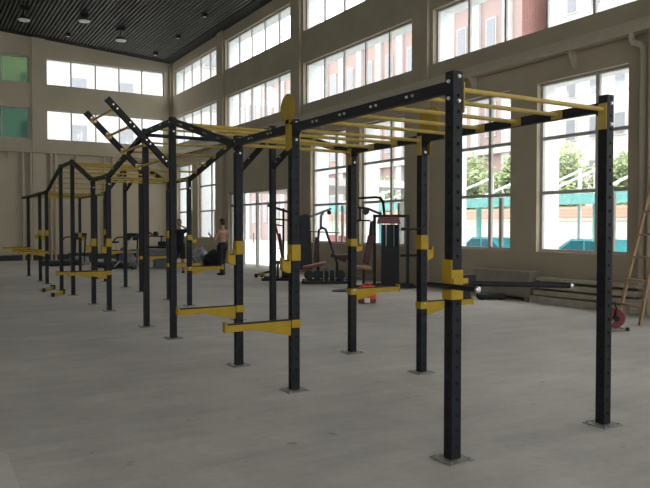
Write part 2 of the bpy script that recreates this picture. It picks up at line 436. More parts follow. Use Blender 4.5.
for row, X in (('n', NX), ('f', FX)):
    for y in YS:
        h = 3.05 if y in TALL else (2.565 if y < 4 else (2.555 if y < 8 else 2.52))
        if h not in PM: PM[h] = post_mesh(h)
        p = bpy.data.objects.new('post', PM[h]); COL.objects.link(p); p.parent = rig; p.location = L(X + XOFF.get((row, y), 0), y, 0)
        if plate_proto is None:
            plate_proto = plate_mesh().build('base_plate', 'plate', p)
        else:
            q = plate_proto.copy(); COL.objects.link(q); q.parent = p
        posts[row, y] = p
        if y < 15:                       # bolts on the faces turned towards the viewer
            zt = h - .035
            for z in ((zt, zt - .16) if row == 'n' else (zt - .03, zt - .19)):
                bolt_mb((.006, -S, z), 'y', -1).build('bolt', 'chrome', p)
            if row == 'n':
                for z in (zt - .03, zt - .14): bolt_mb((-S, .004, z), 'x', -1).build('bolt', 'chrome', p)

def ztop(y, X=NX): return 2.995 if y in TALL else 2.475
def beam(X, ya, yb):
    za, zb = ztop(ya), ztop(yb); mb = MB(); w = .030
    y0, y1 = ya + S, yb - S; h = .037; g = .075
    def z(y): return za + (zb - za) * (y - y0) / (y1 - y0)
    arc = lambda yc, s: [(yc + s * g * (1 - math.sin(t)), z(yc + s * g * (1 - math.sin(t))) - h - g * (1 - math.cos(t))) for t in [PI / 2 * i / 5 for i in range(6)]]
    flat = abs(za - zb) < .01
    if flat:
        low = arc(y0, 1)                   # far end first
        lowA = sorted(low, key=lambda p: p[0]); lowB = sorted(arc(y1, -1), key=lambda p: p[0])
        poly = [(y0, za + h)] + lowA + lowB + [(y1, zb + h)]
    else:
        poly = [(y0, za + h), (y0, za - h - .012), (y1, zb - h - .012), (y1, zb + h)]
    mb.prism([(a - RO.y, b) for a, b in poly], X - RO.x - w, X - RO.x + w, 'yz')
    o = mb.build('beam', 'steel', rig, bevel=.004)
    return o, z
SPACING = .446
inter = []
for i in range(len(YS) - 1):
    ya, yb = YS[i], YS[i + 1]
    bn, zf = beam(NX, ya, yb); bf, _ = beam(FX, ya, yb)
    n = 4 if yb - ya > 1.7 else 2
    for k in range(1, n + 1):
        y = ya + (yb - ya) * k / (n + 1)
        inter.append((y, zf(y)))
        if i < 5:
            for s in (-.034, .034):
                bolt_mb(L(NX - .03, y + s, zf(y) + (zf(y + s) - zf(y))), 'x', -1, .009).build('bolt', 'chrome', bn)
def rung(y, z, at_post):
    mb = MB(); f = S if at_post else .031
    xa, xb = NX + f, FX - f
    mb.tube(L(xa, y, z), L(xb, y, z), .0175, 12)
    for x0, x1 in ((xa, xa + .007), (xb - .007, xb)):
        if at_post: mb.box(x0 - RO.x, x1 - RO.x, y - .037 - RO.y, y + .037 - RO.y, z - .155, z + .045)
        else: mb.box(x0 - RO.x, x1 - RO.x, y - .055 - RO.y, y + .055 - RO.y, z - .036, z + .036)
    mb.build('rung', 'rung', rig)
for y, z in inter: rung(y, z, False)
for y in YS:
    if y == 10.42:
        mb = MB(); mb.bar(L(NX + S, y, 2.955), L(FX - S, y, 2.955), .05, .05); mb.build('crossbeam', 'steel', rig)
        continue
    rung(y, ztop(y) - .02, True)
# the beam sticks out past the last pair of posts
for X in (NX,):
    mb = MB(); mb.box(X - RO.x - .03, X - RO.x + .03, 22.95 + S - RO.y, 24.2 - RO.y, 2.44, 2.51); mb.build('beam', 'steel', rig)
# knee braces on the far row
for y0, dy, bl, bh in ((10.42, -1, .97, .36), (9.15, -1, .55, .22), (17.46, -1, .7, .22)):
    zt = ztop(y0)
    mb = MB(); mb.bar(L(FX, y0 + dy * S, 2.45), L(FX, y0 + dy * bl, 2.45 + bh), .055, .07)
    b = mb.build('brace', 'steel', rig)
    for q in (.25, .5): bolt_mb(L(FX - .028, y0 + dy * (S + (bl - S) * q), 2.45 + bh * q), 'x', -1, .01).build('bolt', 'chrome', b)
# ladder that juts outwards and up from two near posts
top, bot = (2.19, 3.225), (3.03, 2.385)
for y in (9.15, 10.42):
    mb = MB(); mb.bar(L(bot[0], y, bot[1]), L(top[0], y, top[1]), .075, .08, up=(0, 1, 0)); r_ = mb.build('ladder_rail', 'steel', rig, bevel=.004)
    for q in (.10, .36, .62, .88):
        for s in (-.03, .03):
            t = q + s
            bolt_mb(L(bot[0] + (top[0] - bot[0]) * t, y - .0385, bot[1] + (top[1] - bot[1]) * t), 'y', -1, .009).build('bolt', 'chrome', r_)
for q in (.10, .36, .62, .88):
    x = bot[0] + (top[0] - bot[0]) * q; z = bot[1] + (top[1] - bot[1]) * q - .01
    mb = MB(); mb.tube(L(x, 9.15 + .041, z), L(x, 10.42 - .041, z), .0175, 10)
    for ya, yb in ((9.192, 9.198), (10.375, 10.381)): mb.bar(L(x - .05, ya + .003, z + .05), L(x + .05, ya + .003, z - .05), .006, .07, up=(0, 1, 0)) if False else mb.box(x - .045 - RO.x, x + .045 - RO.x, ya - RO.y, yb - RO.y, z - .045, z + .045)
    mb.build('ladder_rung', 'rung', rig)
# ball targets
mb = MB(); c = L(NX - S - .014, 5.675, 2.65)
mb.lathe([(.138, -.004), (.142, -.002), (.142, .002), (.138, .004)], c, 36, 'x')
mb.box(c[0] - .004, c[0] + .004, c[1] - .035, c[1] + .035, 2.26, 2.55)
mb.box(c[0] + .004, c[0] + .0135, c[1] - .06, c[1] + .005, 2.28, 2.5)
tag(mb.build('ball_target', 'gold', rig), 'round yellow ball target plate on a stem')
mb = MB(); c = L(FX + S + .014, 5.61, 2.66)
w = .155; k = .035
poly = [(-w + k, -.135), (w - k, -.135), (w, -.10), (w, .10), (w - k, .135), (-w + k, .135), (-w, .10), (-w, -.10)]
mb.prism([(a + c[1], b + c[2]) for a, b in poly], c[0] - .004, c[0] + .004, 'yz')
mb.box(c[0] - .004, c[0] + .004, c[1] - .03, c[1] + .07, 2.30, 2.53); mb.box(c[0] - .0135, c[0] - .004, c[1] + .005, c[1] + .07, 2.30, 2.48)
tag(mb.build('ball_target', 'gold', rig), 'squarish yellow ball target plate with clipped corners')

# ------------------------------------------------------------------ attachments that hang on the posts
def sleeve(mb, z0, z1, g=.0015, t=.006, open_side=0):
    a = S + g; b = a + t
    mb.box(-b, b, -b, -a, z0, z1); mb.box(-b, b, a, b, z0, z1); mb.box(a, b, -a, a, z0, z1); mb.box(-b, -a, -a, a, z0, z1)
def make_arm():
    """origin on the post axis; the arm runs along +x"""
    r = empty('spotter_arm', (0, 0, 0)); x0 = S + .0075
    b = MB(); sleeve(b, -.035, .04); b.build('bracket', 'yellow', r, bevel=.0015)
    p = MB(); p.tube((0, -S - .0075, .055 - .03), (0, -S - .022, .055 - .03), .009, 8); p.build('pin', 'chrome', r)
    a = MB(); a.box(x0, .69, -.03, .03, -.028, .032)
    a.prism([(x0, -.028), (.40, -.028), (x0 + .02, -.105), (x0, -.105)], -.03, .03, 'xz')
    a.box(.69, .712, -.033, .033, -.032, .062); a.build('beam', 'yellow', r, bevel=.003)
    q = MB(); q.box(x0, .689, -.027, .027, .0325, .043); q.build('rubber_strip', 'rubber', r)
    return r
arm0 = make_arm(); used = [False]
def arm(X, y, z, rz, label):
    r = arm0 if not used[0] else copy_tree(arm0); used[0] = True
    r.location = (X, y, z); r.rotation_euler = (0, 0, rz); tag(r, label, 'spotter arm', 'yellow spotter arms on the rig'); return r
arm(NX, 5.65, .635, PI, 'long yellow spotter arm on the post under the round yellow target')
arm(NX + .026, 6.99, .635, PI, 'yellow spotter arm on the slim post behind the round-target post')
arm(NX, 12.76, .70, PI, 'yellow spotter arm jutting low from the rig middle, before the fallen arms')
arm(NX, 14.01, .635, PI, 'low yellow spotter arm crossing behind the arm jutting from the rig middle')
arm(NX, 19.56, .85, PI, 'near one of three overlapping yellow spotter arms at the far end')
arm(NX, 20.69, .86, PI, 'middle one of three overlapping yellow spotter arms at the far end')
arm(NX, 22.95, .87, PI, 'farthest yellow spotter arm, on the last post of the near row')
arm(FX, 5.65, .715, 0, 'yellow spotter arm on the window-side post under the square yellow target')
arm(FX, 6.99, .75, 0, 'yellow spotter arm reaching over the coral bag on the floor')
arm(FX, 12.76, .725, 0, 'yellow spotter arm reaching towards the bare-backed man')
arm(FX, 14.01, .735, 0, 'yellow spotter arm half hidden behind the tall post, by the man in black')
arm(FX, 16.06, .81, 0, 'yellow spotter arm in front of the grey and white gym boxes')
arm(FX, 19.56, .83, 0, 'yellow spotter arm in front of the treadmill with black handrail')

def make_cup():
    """J-cup: sleeve on the post, cup with lip runs along +x"""
    r = empty('bar_hook', (0, 0, 0)); x0 = S + .0075
    b = MB(); sleeve(b, 0, .15); b.build('bracket', 'yellow', r, bevel=.0015)
    h = MB(); h.prism([(x0, .06), (x0, -.115), (x0 + .03, -.115), (x0 + .088, -.085), (x0 + .088, .03), (x0 + .074, .03), (x0 + .070, -.005), (x0 + .016, -.005), (x0 + .016, .06)], -.03, .03, 'xz')
    h.build('hook', 'yellow', r, bevel=.002)
    l = MB(); l.box(x0 + .0165, x0 + .0695, -.028, .028, -.0045, .006); l.build('liner', 'rubber', r)
    return r
cup0 = make_cup(); cused = [False]
def cup(X, y, z, rz, label):
    r = cup0 if not cused[0] else copy_tree(cup0); cused[0] = True
    r.location = (X, y, z); r.rotation_euler = (0, 0, rz); tag(r, label, 'bar hook', 'yellow bar hooks on the rig'); return r
cup(NX, 5.65, 1.23, PI, 'yellow bar hook on the post under the round yellow target')
cup(NX + .026, 6.99, 1.24, PI, 'yellow bar hook on the slim post behind the round-target post')
cup(NX, 12.76, 1.18, PI, 'yellow bar hook high on the post with the low jutting arm')
cup(NX, 14.01, 1.16, PI, 'yellow bar hook on the post behind the low jutting arm')
cup(NX, 19.56, 1.30, PI, 'yellow bar hook above the three overlapping arms, nearer one')
cup(NX, 20.69, 1.30, PI, 'yellow bar hook above the three overlapping arms, farther one')
cup(FX, 5.65, 1.31, 0, 'yellow bar hook on the window-side post under the square yellow target')
cup(FX, 6.99, 1.31, 0, 'yellow bar hook on the post beside the multi gym seat').scale = (1, 1, .6)
cup(FX, 12.76, 1.29, 0, 'yellow bar hook between the two men').scale = (1, 1, .65)
cup(FX, 14.01, 1.31, 0, 'yellow bar hook just peeping out behind the tall post')
cup(FX, 19.56, 1.32, 0, 'small yellow bar hook near the treadmill handrail')
cup(FX, 22.95, 1.2, 0, 'yellow bar hook on the thin last post of the window-side row')

# dip bars with yellow holder on the nearest post
dp = tag(empty('dip_bar', (NX - .015, 3.42, 1.07)), 'black dip bars in a chunky yellow bracket on the nearest post', 'dip bars')
b = MB(); sleeve(b, 0, .195)
b.box(-.055, -.0475, -.046, .046, .0, .262); b.build('bracket', 'yellow', dp, bevel=.002)
b = MB(); b.box(-.05, .078, -.062, -.0475, .105, .14); b.build('cross_plate', 'yellow', dp, bevel=.002)
b = MB(); b.box(.049, .17, -.04, .035, .055, .16); b.box(.049, .13, -.035, .03, -.005, .055); b.build('socket', 'black', dp, bevel=.006)
hA = MB(); hA.tube((-.074, .16, .09), (-.074, -.30, .09), .0175, 14); hA = hA.build('handle', 'black', dp, smooth=False)
e = MB(); e.lathe([(.0175, 0), (.0185, -.004), (.0185, -.018), (.011, -.022)], (-.074, -.30, .09), 14, 'y'); e.build('end_cap', 'chrome', hA)
hB = MB(); pB0 = Vector((.12, -.02, .1)); pB1 = Vector((.665, -.40, .09)); hB.tube(pB0, pB1, .018, 14); hB = hB.build('handle', 'black', dp)
dv = (pB1 - pB0).normalized()
e = MB(); e.tube(pB1, pB1 + dv * .016, .0195, 14); e.tube(pB1 + dv * .016, pB1 + dv * .02, .012, 10); e.build('end_cap', 'chrome', hB)
# thin peg through a window-side post
pg = MB(); pg.tube((0, 0, 0), (-.20, 0, 0), .011, 8); pg.tube((-.2, 0, 0), (-.24, 0, 0), .017, 8)
tag(pg.build('band_peg', 'black', None, loc=(FX - S - .001, 5.63, 1.525)), 'thin black peg sticking out of the post under the square target', 'peg')
# two spare arms lying by the post feet
for (x0, y0, rz, lab) in ((2.90, 17.76, PI + 1.10, 'yellow spotter arm lying on the floor, farther of two fallen ones'), (2.89, 16.44, PI + 1.08, 'yellow spotter arm lying on the floor, nearer of two fallen ones')):
    r = empty('fallen_arm', (x0, y0, .05), rz)
    a = MB(); a.box(-.02, .56, -.03, .03, -.03, .03); a.build('beam', 'yellow', r, bevel=.003)
    MB().box(-.12, -.0205, -.045, .045, -.048, .06).build('rubber_end', 'rubber', r, bevel=.004); MB().box(.5605, .60, -.036, .036, -.048, .04).build('rubber_end', 'rubber', r, bevel=.004)
    tag(r, lab, 'spotter arm', 'fallen spotter arms')

# ------------------------------------------------------------------ gym equipment by the windows
RZ = -.5432                                        # machines stand square to this heading
def thing(name, x, y, label, cat, rz=RZ, group=None): return tag(empty(name, (x, y, 0), rz), label, cat, group)
# multi gym with the tall weight tower
g = thing('multi_gym', 10.2, 13.95, 'black multi gym with weight tower, faded red shroud and tan seat', 'gym machine')
b = MB(); b.box(-.95, .75, -.30, -.22, .02, .09); b.box(-.5, .75, .22, .30, .02, .09); b.box(-.95, -.87, -.5, .1, .02, .09); b.box(.55, .62, -.3, .3, .02, .08); b.build('base_frame', 'black', g, bevel=.006)
for x, y in ((-.27, .0), (.56, -.05)):
    b = MB(); b.box(x - .035, x + .035, y - .03, y + .03, .08, 1.83); b.build('upright', 'black', g, bevel=.005)
b = MB(); b.box(-.31, .60, -.05, .03, 1.78, 1.85); b.build('top_beam', 'black', g, bevel=.005)
for i in range(11):
    b = MB(); b.box(-.06, .30, -.09, .09, .12 + i * .05, .163 + i * .05); b.build('weight_plate', 'black', g, bevel=.003)
for x in (.02, .22):
    b = MB(); b.tube((x, 0, .1), (x, 0, 1.78), .014, 8); b.build('guide_rod', 'chrome', g)
b = MB(); b.box(-.10, .34, .10, .115, .09, 1.6); b.build('rear_shroud', 'dgrey', g)
b = MB(); b.box(-.10, -.085, -.12, .10, .09, 1.6); b.box(.325, .34, -.12, .1, .09, 1.6); b.build('side_shroud', 'blue', g)
b = MB(); b.box(-.10, .34, -.12, -.105, .09, 1.05); b.build('front_shroud', 'black', g)
b = MB(); b.prism([(-.22, 1.62), (.38, 1.62), (.32, 1.79), (-.18, 1.79)], -.13, -.06, 'xz'); tag(b.build('top_shroud', 'pink', g, bevel=.01), 'faded red shroud')
b = MB(); b.box(-.34, -.31, -.10, -.06, 1.05, 1.7); b.build('trim_strip', 'pink', g)
for dy in (0, .16):
    b = MB(); b.path([(-.68, dy - .08, 2.26), (-.25, dy - .08, 2.29), (-.12, dy - .08, 2.27), (-.06, dy - .08, 2.18), (-.02, dy - .08, 1.82)], .026); b.build('pulldown_arm', 'black', g, smooth=True)
b = MB(); b.path([(-.70, -.06, 2.03), (-.45, -.06, 2.0), (-.1, -.04, 1.86)], .03); b.build('press_arm', 'black', g, smooth=True)
b = MB(); b.tube((-.5, -.2, 1.93), (-.5, .1, 1.93), .085, 14); b.build('roller_pad', 'dgrey', g)
b = MB(); b.bar((-.64, -.06, 2.0), (-.64, -.06, 1.72), .05, .05); b.tube((-.85, -.06, 1.7), (-.38, -.06, 1.7), .022); b.build('handle', 'black', g)
b = MB(); b.bar((-.34, -.06, 1.68), (-.40, -.06, 1.05), .09, .08); b.build('column', 'black', g)
b = MB(); b.bar((-.36, -.1, 1.32), (-.50, -.1, .62), .15, .3, up=(0, 1, 0)); b.build('backrest', 'maroon', g, bevel=.02)
b = MB(); b.bar((-.78, -.1, .55), (-.36, -.1, .50), .28, .08); tag(b.build('seat', 'tan', g, bevel=.025), 'tan padded seat')
b = MB(); b.bar((-.55, -.1, .06), (-.55, -.1, .5), .06, .06); b.bar((-.8, -.1, .50), (-.92, -.1, .25), .05, .05); b.build('seat_post', 'black', g)
for z in (.36, .22):
    b = MB(); b.tube((-.9, -.32, z), (-.9, .12, z), .05, 12); b.build('ankle_roller', 'black', g)
b = MB(); b.tube((.35, -.25, .83), (.95, -.25, .83), .03, 10); b.build('weight_peg', 'black', g)
b = MB(); b.tube((.30, -.05, 1.47), (.56, -.05, 1.47), .02, 10); b.build('side_grip', 'tan', g)

# lever press machine with grey shroud
g = thing('lever_press', 9.62, 16.1, 'lever press machine with tall grey shroud, red seat and inverted-U frame', 'gym machine')
b = MB(); b.box(-.55, .72, -.42, -.34, 0, .08); b.box(-.55, .72, .34, .42, 0, .08); b.box(-.5, -.42, -.42, .42, .0, .07); b.box(.6, .68, -.42, .42, .0, .07); b.build('base_frame', 'dgrey', g, bevel=.006)
b = MB(); b.prism([(-.62, .38), (-.26, .38), (-.32, 1.86), (-.40, 1.9), (-.60, 1.86)], -.22, .16, 'xz'); b.build('shroud', 'dgrey', g, bevel=.03)
b = MB(); b.bar((-.17, -.1, .58), (-.13, -.1, 1.26), .34, .11, up=(1, 0, 0)); b.build('backrest', 'maroon', g, bevel=.02)
b = MB(); b.bar((-.55, -.15, .42), (.10, -.15, .53), .32, .08); b.build('seat', 'red', g, bevel=.02)
b = MB(); b.bar((-.5, -.15, .47), (.12, -.15, .585), .30, .03); tag(b.build('seat_cover', 'lgrey', g, bevel=.01), 'pale seat cover')
b = MB(); b.path([(-.10, 0, .1), (-.11, 0, 1.1), (-.08, 0, 1.45), (0, 0, 1.52), (.10, 0, 1.48), (.16, 0, 1.3), (.30, 0, .9), (.42, 0, .55), (.44, 0, .08)], .034); b.build('main_frame', 'dgrey', g, smooth=True)
b = MB(); b.path([(-.03, -.02, 1.5), (-.02, -.02, 1.86), (.05, -.02, 1.92)], .035); b.build('mast', 'grey', g, smooth=True)
b = MB(); b.bar((-.42, -.05, 1.78), (.26, -.05, 2.04), .05, .06); b.build('lever_arm', 'grey', g)
b = MB(); b.tube((.2, -.15, 1.93), (.2, .07, 1.93), .06, 12); b.build('roller_pad', 'black', g)
b = MB(); b.tube((-.45, -.3, 1.42), (.50, -.3, 1.38), .014, 8); b.build('bar', 'dgrey', g)
b = MB(); b.tube((.28, -.1, 1.88), (.28, -.1, 1.3), .006, 6); b.build('cable', 'black', g)
b = MB(); b.bar((.25, -.1, .78), (.66, -.1, .62), .30, .10); b.build('knee_pad', 'dgrey', g, bevel=.02)
b = MB(); b.box(.40, .75, -.3, .1, .66, .78); b.build('chest_pad', 'maroon', g, bevel=.02)
for x in (-.35, -.12, .08, .28, .5):
    b = MB(); b.lathe([(.035, -.05), (.13, -.05), (.13, .05), (.035, .05)], (x, -.3, .24), 18, 'y'); b.build('weight_disc', 'dgrey', g)
b = MB(); b.tube((-.48, -.3, .24), (.62, -.3, .24), .02, 8); b.build('weight_bar', 'chrome', g)
for x in (.05, .2, .35):
    b = MB(); b.box(x - .015, x + .015, -.38, -.34, .08, .55); b.build('strut', 'grey', g)

# smaller cable machine partly hidden by the rig posts
g = thing('cable_machine', 9.1, 17.6, 'black cable machine with dark red seat seen between two rig posts before the entrance', 'gym machine')
b = MB(); b.box(-.5, .4, -.4, -.33, .0, .08); b.box(-.5, .4, .33, .4, .0, .08); b.box(-.06, .02, -.4, .4, 0, .08); b.build('base_frame', 'black', g, bevel=.005)
for x, y in ((-.18, .0), (.10, .0), (.36, .1)):
    b = MB(); b.box(x - .03, x + .03, y - .03, y + .03, .05, 2.08); b.build('upright', 'black', g)
b = MB(); b.bar((-.36, 0, 2.16), (.42, 0, 1.92), .06, .07); b.build('top_beam', 'black', g)
b = MB(); b.bar((-.3, 0, 1.78), (.4, 0, 1.72), .05, .05); b.bar((-.2, 0, 1.62), (.12, 0, 1.56), .04, .04); b.build('crossbar', 'black', g)
for i in range(9):
    b = MB(); b.box(.06, .34, -.08, .08, .1 + i * .055, .147 + i * .055); b.build('weight_plate', 'black', g)
b = MB(); b.path([(-.12, -.12, 1.6), (-.05, -.12, 1.3), (.05, -.12, 1.15), (.0, -.12, .9)], .025); b.path([(-.25, -.12, 1.4), (-.12, -.12, 1.38), (-.12, -.12, .95), (-.28, -.12, .95), (-.25, -.12, 1.4)], .022); b.build('handle', 'black', g)
b = MB(); b.bar((-.02, -.15, 1.35), (.10, -.15, .62), .3, .09, up=(1, 0, 0)); b.build('backrest', 'maroon', g, bevel=.02)
b = MB(); b.bar((-.25, -.15, .50), (.2, -.15, .54), .32, .09); b.build('seat', 'maroon', g, bevel=.02)
b = MB(); b.bar((-.05, -.15, .05), (-.05, -.15, .48), .06, .06); b.bar((-.1, -.15, .3), (-.5, -.15, .2), .06, .06); b.build('seat_post', 'black', g)
b = MB(); b.box(-.62, -.42, -.25, -.05, .14, .22); b.build('foot_plate', 'gold', g, bevel=.01)

def lie(mb, name, mat, loc, label, cat, rz=0, bevel=0, group=None, smooth=False):
    return tag(mb.build(name, mat, None, bevel=bevel, loc=loc, rotz=rz, smooth=smooth), label, cat, group)
b = MB(); b.lathe([(.03, 0), (.23, 0), (.23, .012), (.2, .03), (.07, .03), (.06, .04), (.03, .04)], (0, 0, 0), 26)
lie(b, 'weight_plate', 'black', (8.75, 13.75, .001), 'black weight plate lying flat before the multi gym', 'weight plate')
# coral bag
g = thing('gym_bag', 7.88, 11.4, 'coral red sports bag with brown base on the concrete floor', 'bag')
b = MB(); b.lathe([(.02, -.21), (.13, -.2), (.155, -.15), (.16, 0), (.155, .15), (.13, .2), (.02, .21)], (0, 0, .19), 18, 'x'); bb_ = b.build('body', 'coral', g, smooth=True); bb_.scale = (.9, 1, 1.0)
b = MB(); b.box(-.19, .18, -.12, .12, 0, .10); tag(b.build('base', 'olive', g, bevel=.03), 'brown base')
b = MB(); b.box(-.06, .05, -.165, -.12, .015, .11); tag(b.build('label_patch', 'white', g, bevel=.01), 'white patch')
b = MB(); b.path([(-.1, -.08, .32), (-.07, -.08, .38), (0, -.08, .40), (.07, -.08, .38), (.1, -.08, .32)], .012); b.build('handle', 'coral', g)
# small dumbbells near the entrance
for (x, y, rz, lab) in ((8.98, 18.75, .3, 'small dumbbell with yellow grip on floor, nearer the entrance light'), (9.3, 18.5, 1.1, 'small dumbbell with yellow grip on floor, nearer the cable machine')):
    g = tag(empty('dumbbell', (x, y, .065), rz), lab, 'dumbbell', 'dumbbells by the entrance')
    b = MB(); b.tube((-.09, 0, 0), (.09, 0, 0), .018, 10); b.build('grip', 'gold', g)
    for s in (-1, 1):
        b = MB(); b.lathe([(.02, 0), (.06, .005), (.064, .03), (.06, .06), (.02, .065)] if s > 0 else [(.02, 0), (.06, -.005), (.064, -.03), (.06, -.06), (.02, -.065)], (s * .085, 0, 0), 12, 'x'); b.build('head', 'black', g)

# along the right wall
g = thing('carton', 11.06, 10.7, 'long low grey-brown carton lying against the wall under the window pier', 'carton', 0)
b = MB(); b.box(-.15, .15, -.82, .83, .07, .60); b.build('body', 'carton', g, bevel=.008)
b = MB(); b.box(-.158, .158, -.83, .84, .55, .612); b.build('lid', 'carton', g, bevel=.004)
for y in (-.72, .70):
    b = MB(); b.box(-.14, .14, y - .05, y + .05, 0, .07); b.build('foot', 'plank', g)
for i, (y0, y1, x, z, lab) in enumerate(((7.5, 10.2, 10.98, .02, 'lowest of four long planks stacked along the wall'), (7.4, 9.75, 11.06, .16, 'second long plank up in the wall stack'),
                                         (7.45, 9.8, 11.0, .30, 'third long plank up in the wall stack'), (7.4, 9.72, 11.09, .45, 'topmost long plank in the wall stack'))):
    b = MB(); b.box(-.15, .15, 0, y1 - y0, 0, .10 if i < 3 else .06)
    if i == 0: b = MB().box(-.17, .17, 0, 2.3, 0, .14)
    lie(b, 'plank', 'plank', (x, y0, z if i else 0), lab, 'plank', rz=(.0, .012, -.01, .008)[i], bevel=.006, group='planks along the wall')
g = thing('step_platform', 10.52, 10.58, 'low black step platform on the floor in front of the carton', 'step platform', RZ)
b = MB(); b.box(-.29, .29, -.14, .14, .03, .12); b.build('top', 'rubber', g, bevel=.02)
for x in (-.22, .22):
    b = MB(); b.box(x - .05, x + .05, -.12, .12, 0, .03); b.build('foot', 'black', g)
# cable reel
g = thing('cable_reel', 8.98, 6.50, 'red cable reel with black carrying handle on the floor beside the ladder', 'cable reel', RZ)
for y in (-.09, .09):
    b = MB(); b.lathe([(.02, -.006), (.135, -.006), (.142, 0), (.135, .006), (.02, .006)], (0, y, .185), 26, 'y'); b.build('flange', 'redpaint', g)
b = MB(); b.lathe([(.09, -.08), (.11, -.04), (.112, .04), (.09, .08)], (0, 0, .185), 20, 'y'); b.build('cable', 'redpaint', g)
b = MB(); b.lathe([(.01, -.13), (.045, -.125), (.05, -.098), (.01, -.097)], (0, 0, .185), 16, 'y'); b.build('hub', 'black', g)
b = MB(); b.path([(-.02, .12, .185), (.0, .12, .34), (.0, .06, .405), (0, -.06, .405), (.0, -.115, .34), (-.02, -.115, .185)], .014); b.build('handle', 'black', g)
b = MB(); b.path([(-.02, .115, .2), (-.13, .115, .03), (-.13, .115, .014), (.15, .115, .014)], .012); b.path([(-.02, -.112, .2), (-.13, -.112, .03), (-.13, -.112, .014), (.15, -.112, .014)], .012)
b.path([(.15, .115, .014), (.16, 0, .014), (.15, -.112, .014)], .012); b.build('stand', 'grey', g)
b = MB(); b.box(.14, .185, -.14, -.1, 0, .05); b.build('rubber_foot', 'rubber', g)
# wooden step ladder
Lf, Rf = Vector((10.07, 7.20, 0)), Vector((9.78, 6.60, 0)); ln = Vector((.856, -.517, 0)) * .20
g = tag(empty('step_ladder', (9.95, 6.9, 0)), 'raw wooden A-frame step ladder standing by the downpipe', 'ladder')
O = Vector((9.95, 6.9, 0)); Hh = 2.5
mid = (Lf + Rf) / 2
def rail_pt(P, z): q = P + (mid - P) * (.45 * z / Hh) + ln * z; return Vector((q.x, q.y, z)) - O
for P in (Lf, Rf):
    b = MB(); b.bar(rail_pt(P, 0), rail_pt(P, Hh), .035, .075, up=(.5, .86, 0)); b.build('rail', 'wood', g, bevel=.004)
for z in (.27, .68, 1.05, 1.42, 1.8, 2.15):
    b = MB(); b.bar(rail_pt(Lf, z), rail_pt(Rf, z), .07, .032); b.build('tread', 'wood', g, bevel=.003)
for P in (Lf, Rf):
    tp = rail_pt(P, Hh); ft = P + Vector((.856, -.517, 0)) * 1.15 - O
    b = MB(); b.bar(ft, tp, .03, .06, up=(.5, .86, 0)); b.build('back_leg', 'wood', g)
b = MB(); b.path([rail_pt(Lf, .68) , rail_pt(mid, .55) + Vector((.15, -.05, -.02)), (Rf + Vector((.6, -.36, .35)) - O)], .014); b.build('stay_rope', 'plank', g)
b = MB(); b.box(-.19, .19, -.1, .1, 0, .03); o = b.build('top_cap', 'wood', g); o.location = (rail_pt(Lf, Hh) + rail_pt(Rf, Hh)) / 2; o.rotation_euler.z = 1.12

# ------------------------------------------------------------------ back of the hall
def treadmill(x, y, rz, label, con=True):
    g = thing('treadmill', x, y, label, 'treadmill', rz, None)
    b = MB(); b.box(-.36, .36, -.8, .8, .08, .2); b.build('deck', 'dgrey', g, bevel=.02)
    b = MB(); b.box(-.25, .25, -.75, .78, .2, .21); b.build('belt', 'rubber', g)
    b = MB(); b.prism([(-.95, .02), (-.45, .02), (-.45, .24), (-.6, .34), (-.9, .34)], -.38, .38, 'yz'); b.build('motor_hood', 'grey', g, bevel=.03)
    for s in (-1, 1):
        b = MB(); b.path([(s * .36, -.7, .1), (s * .36, -.75, 1.0), (s * .36, -.70, 1.15), (s * .36, -.3, 1.12), (s * .36, -.15, 1.0)], .03); b.build('handrail', 'black', g, smooth=True)
    b = MB(); b.prism([(-.8, 1.0), (-.6, 1.05), (-.66, 1.3), (-.86, 1.28)], -.36, .36, 'yz'); b.build('console', 'black', g, bevel=.03)
    for a in (-.3, .3):
        b = MB(); b.box(a - .05, a + .05, -.7, .7, 0, .08); b.build('foot', 'black', g)
    return g
treadmill(6.65, 26.6, 1.9, 'treadmill with black handrail, the one nearer the corner posts')
treadmill(5.1, 28.6, 1.9, 'treadmill standing before the back wall, behind the far rig posts')
# exercise bike with purple shell
g = thing('exercise_bike', 6.55, 25.0, 'exercise bike with purple shell and pale frame', 'exercise bike', RZ)
b = MB(); b.box(-.4, -.32, -.25, .25, 0, .07); b.box(.32, .4, -.25, .25, 0, .07); b.bar((-.36, 0, .05), (.36, 0, .05), .06, .06); b.build('base_frame', 'black', g)
b = MB(); b.lathe([(.02, -.06), (.24, -.05), (.26, 0), (.24, .05), (.02, .06)], (.15, 0, .36), 22, 'y'); b.build('flywheel_cover', 'grey', g, smooth=True)
b = MB(); b.prism([(-.2, .3), (.1, .3), (.12, .72), (.0, .82), (-.12, .75)], -.07, .07, 'xz'); b.build('shell', 'purple', g, bevel=.03)
b = MB(); b.bar((-.1, 0, .5), (-.3, 0, .95), .05, .05); b.bar((.1, 0, .6), (.3, 0, 1.15), .05, .05); b.bar((-.36, 0, .08), (.1, 0, .55), .05, .05); b.build('frame', 'lgrey', g)
b = MB(); b.box(-.42, -.18, -.1, .1, .95, 1.02); b.build('saddle', 'black', g, bevel=.03)
b = MB(); b.path([(.15, -.25, 1.22), (.3, -.2, 1.18), (.32, 0, 1.16), (.3, .2, 1.18), (.15, .25, 1.22)], .02); b.build('handlebar', 'black', g)
for s in (-1, 1):
    b = MB(); b.box(.08, .2, s * .12 - .04, s * .12 + .04, .3 + s * .12, .33 + s * .12); b.build('pedal', 'black', g)
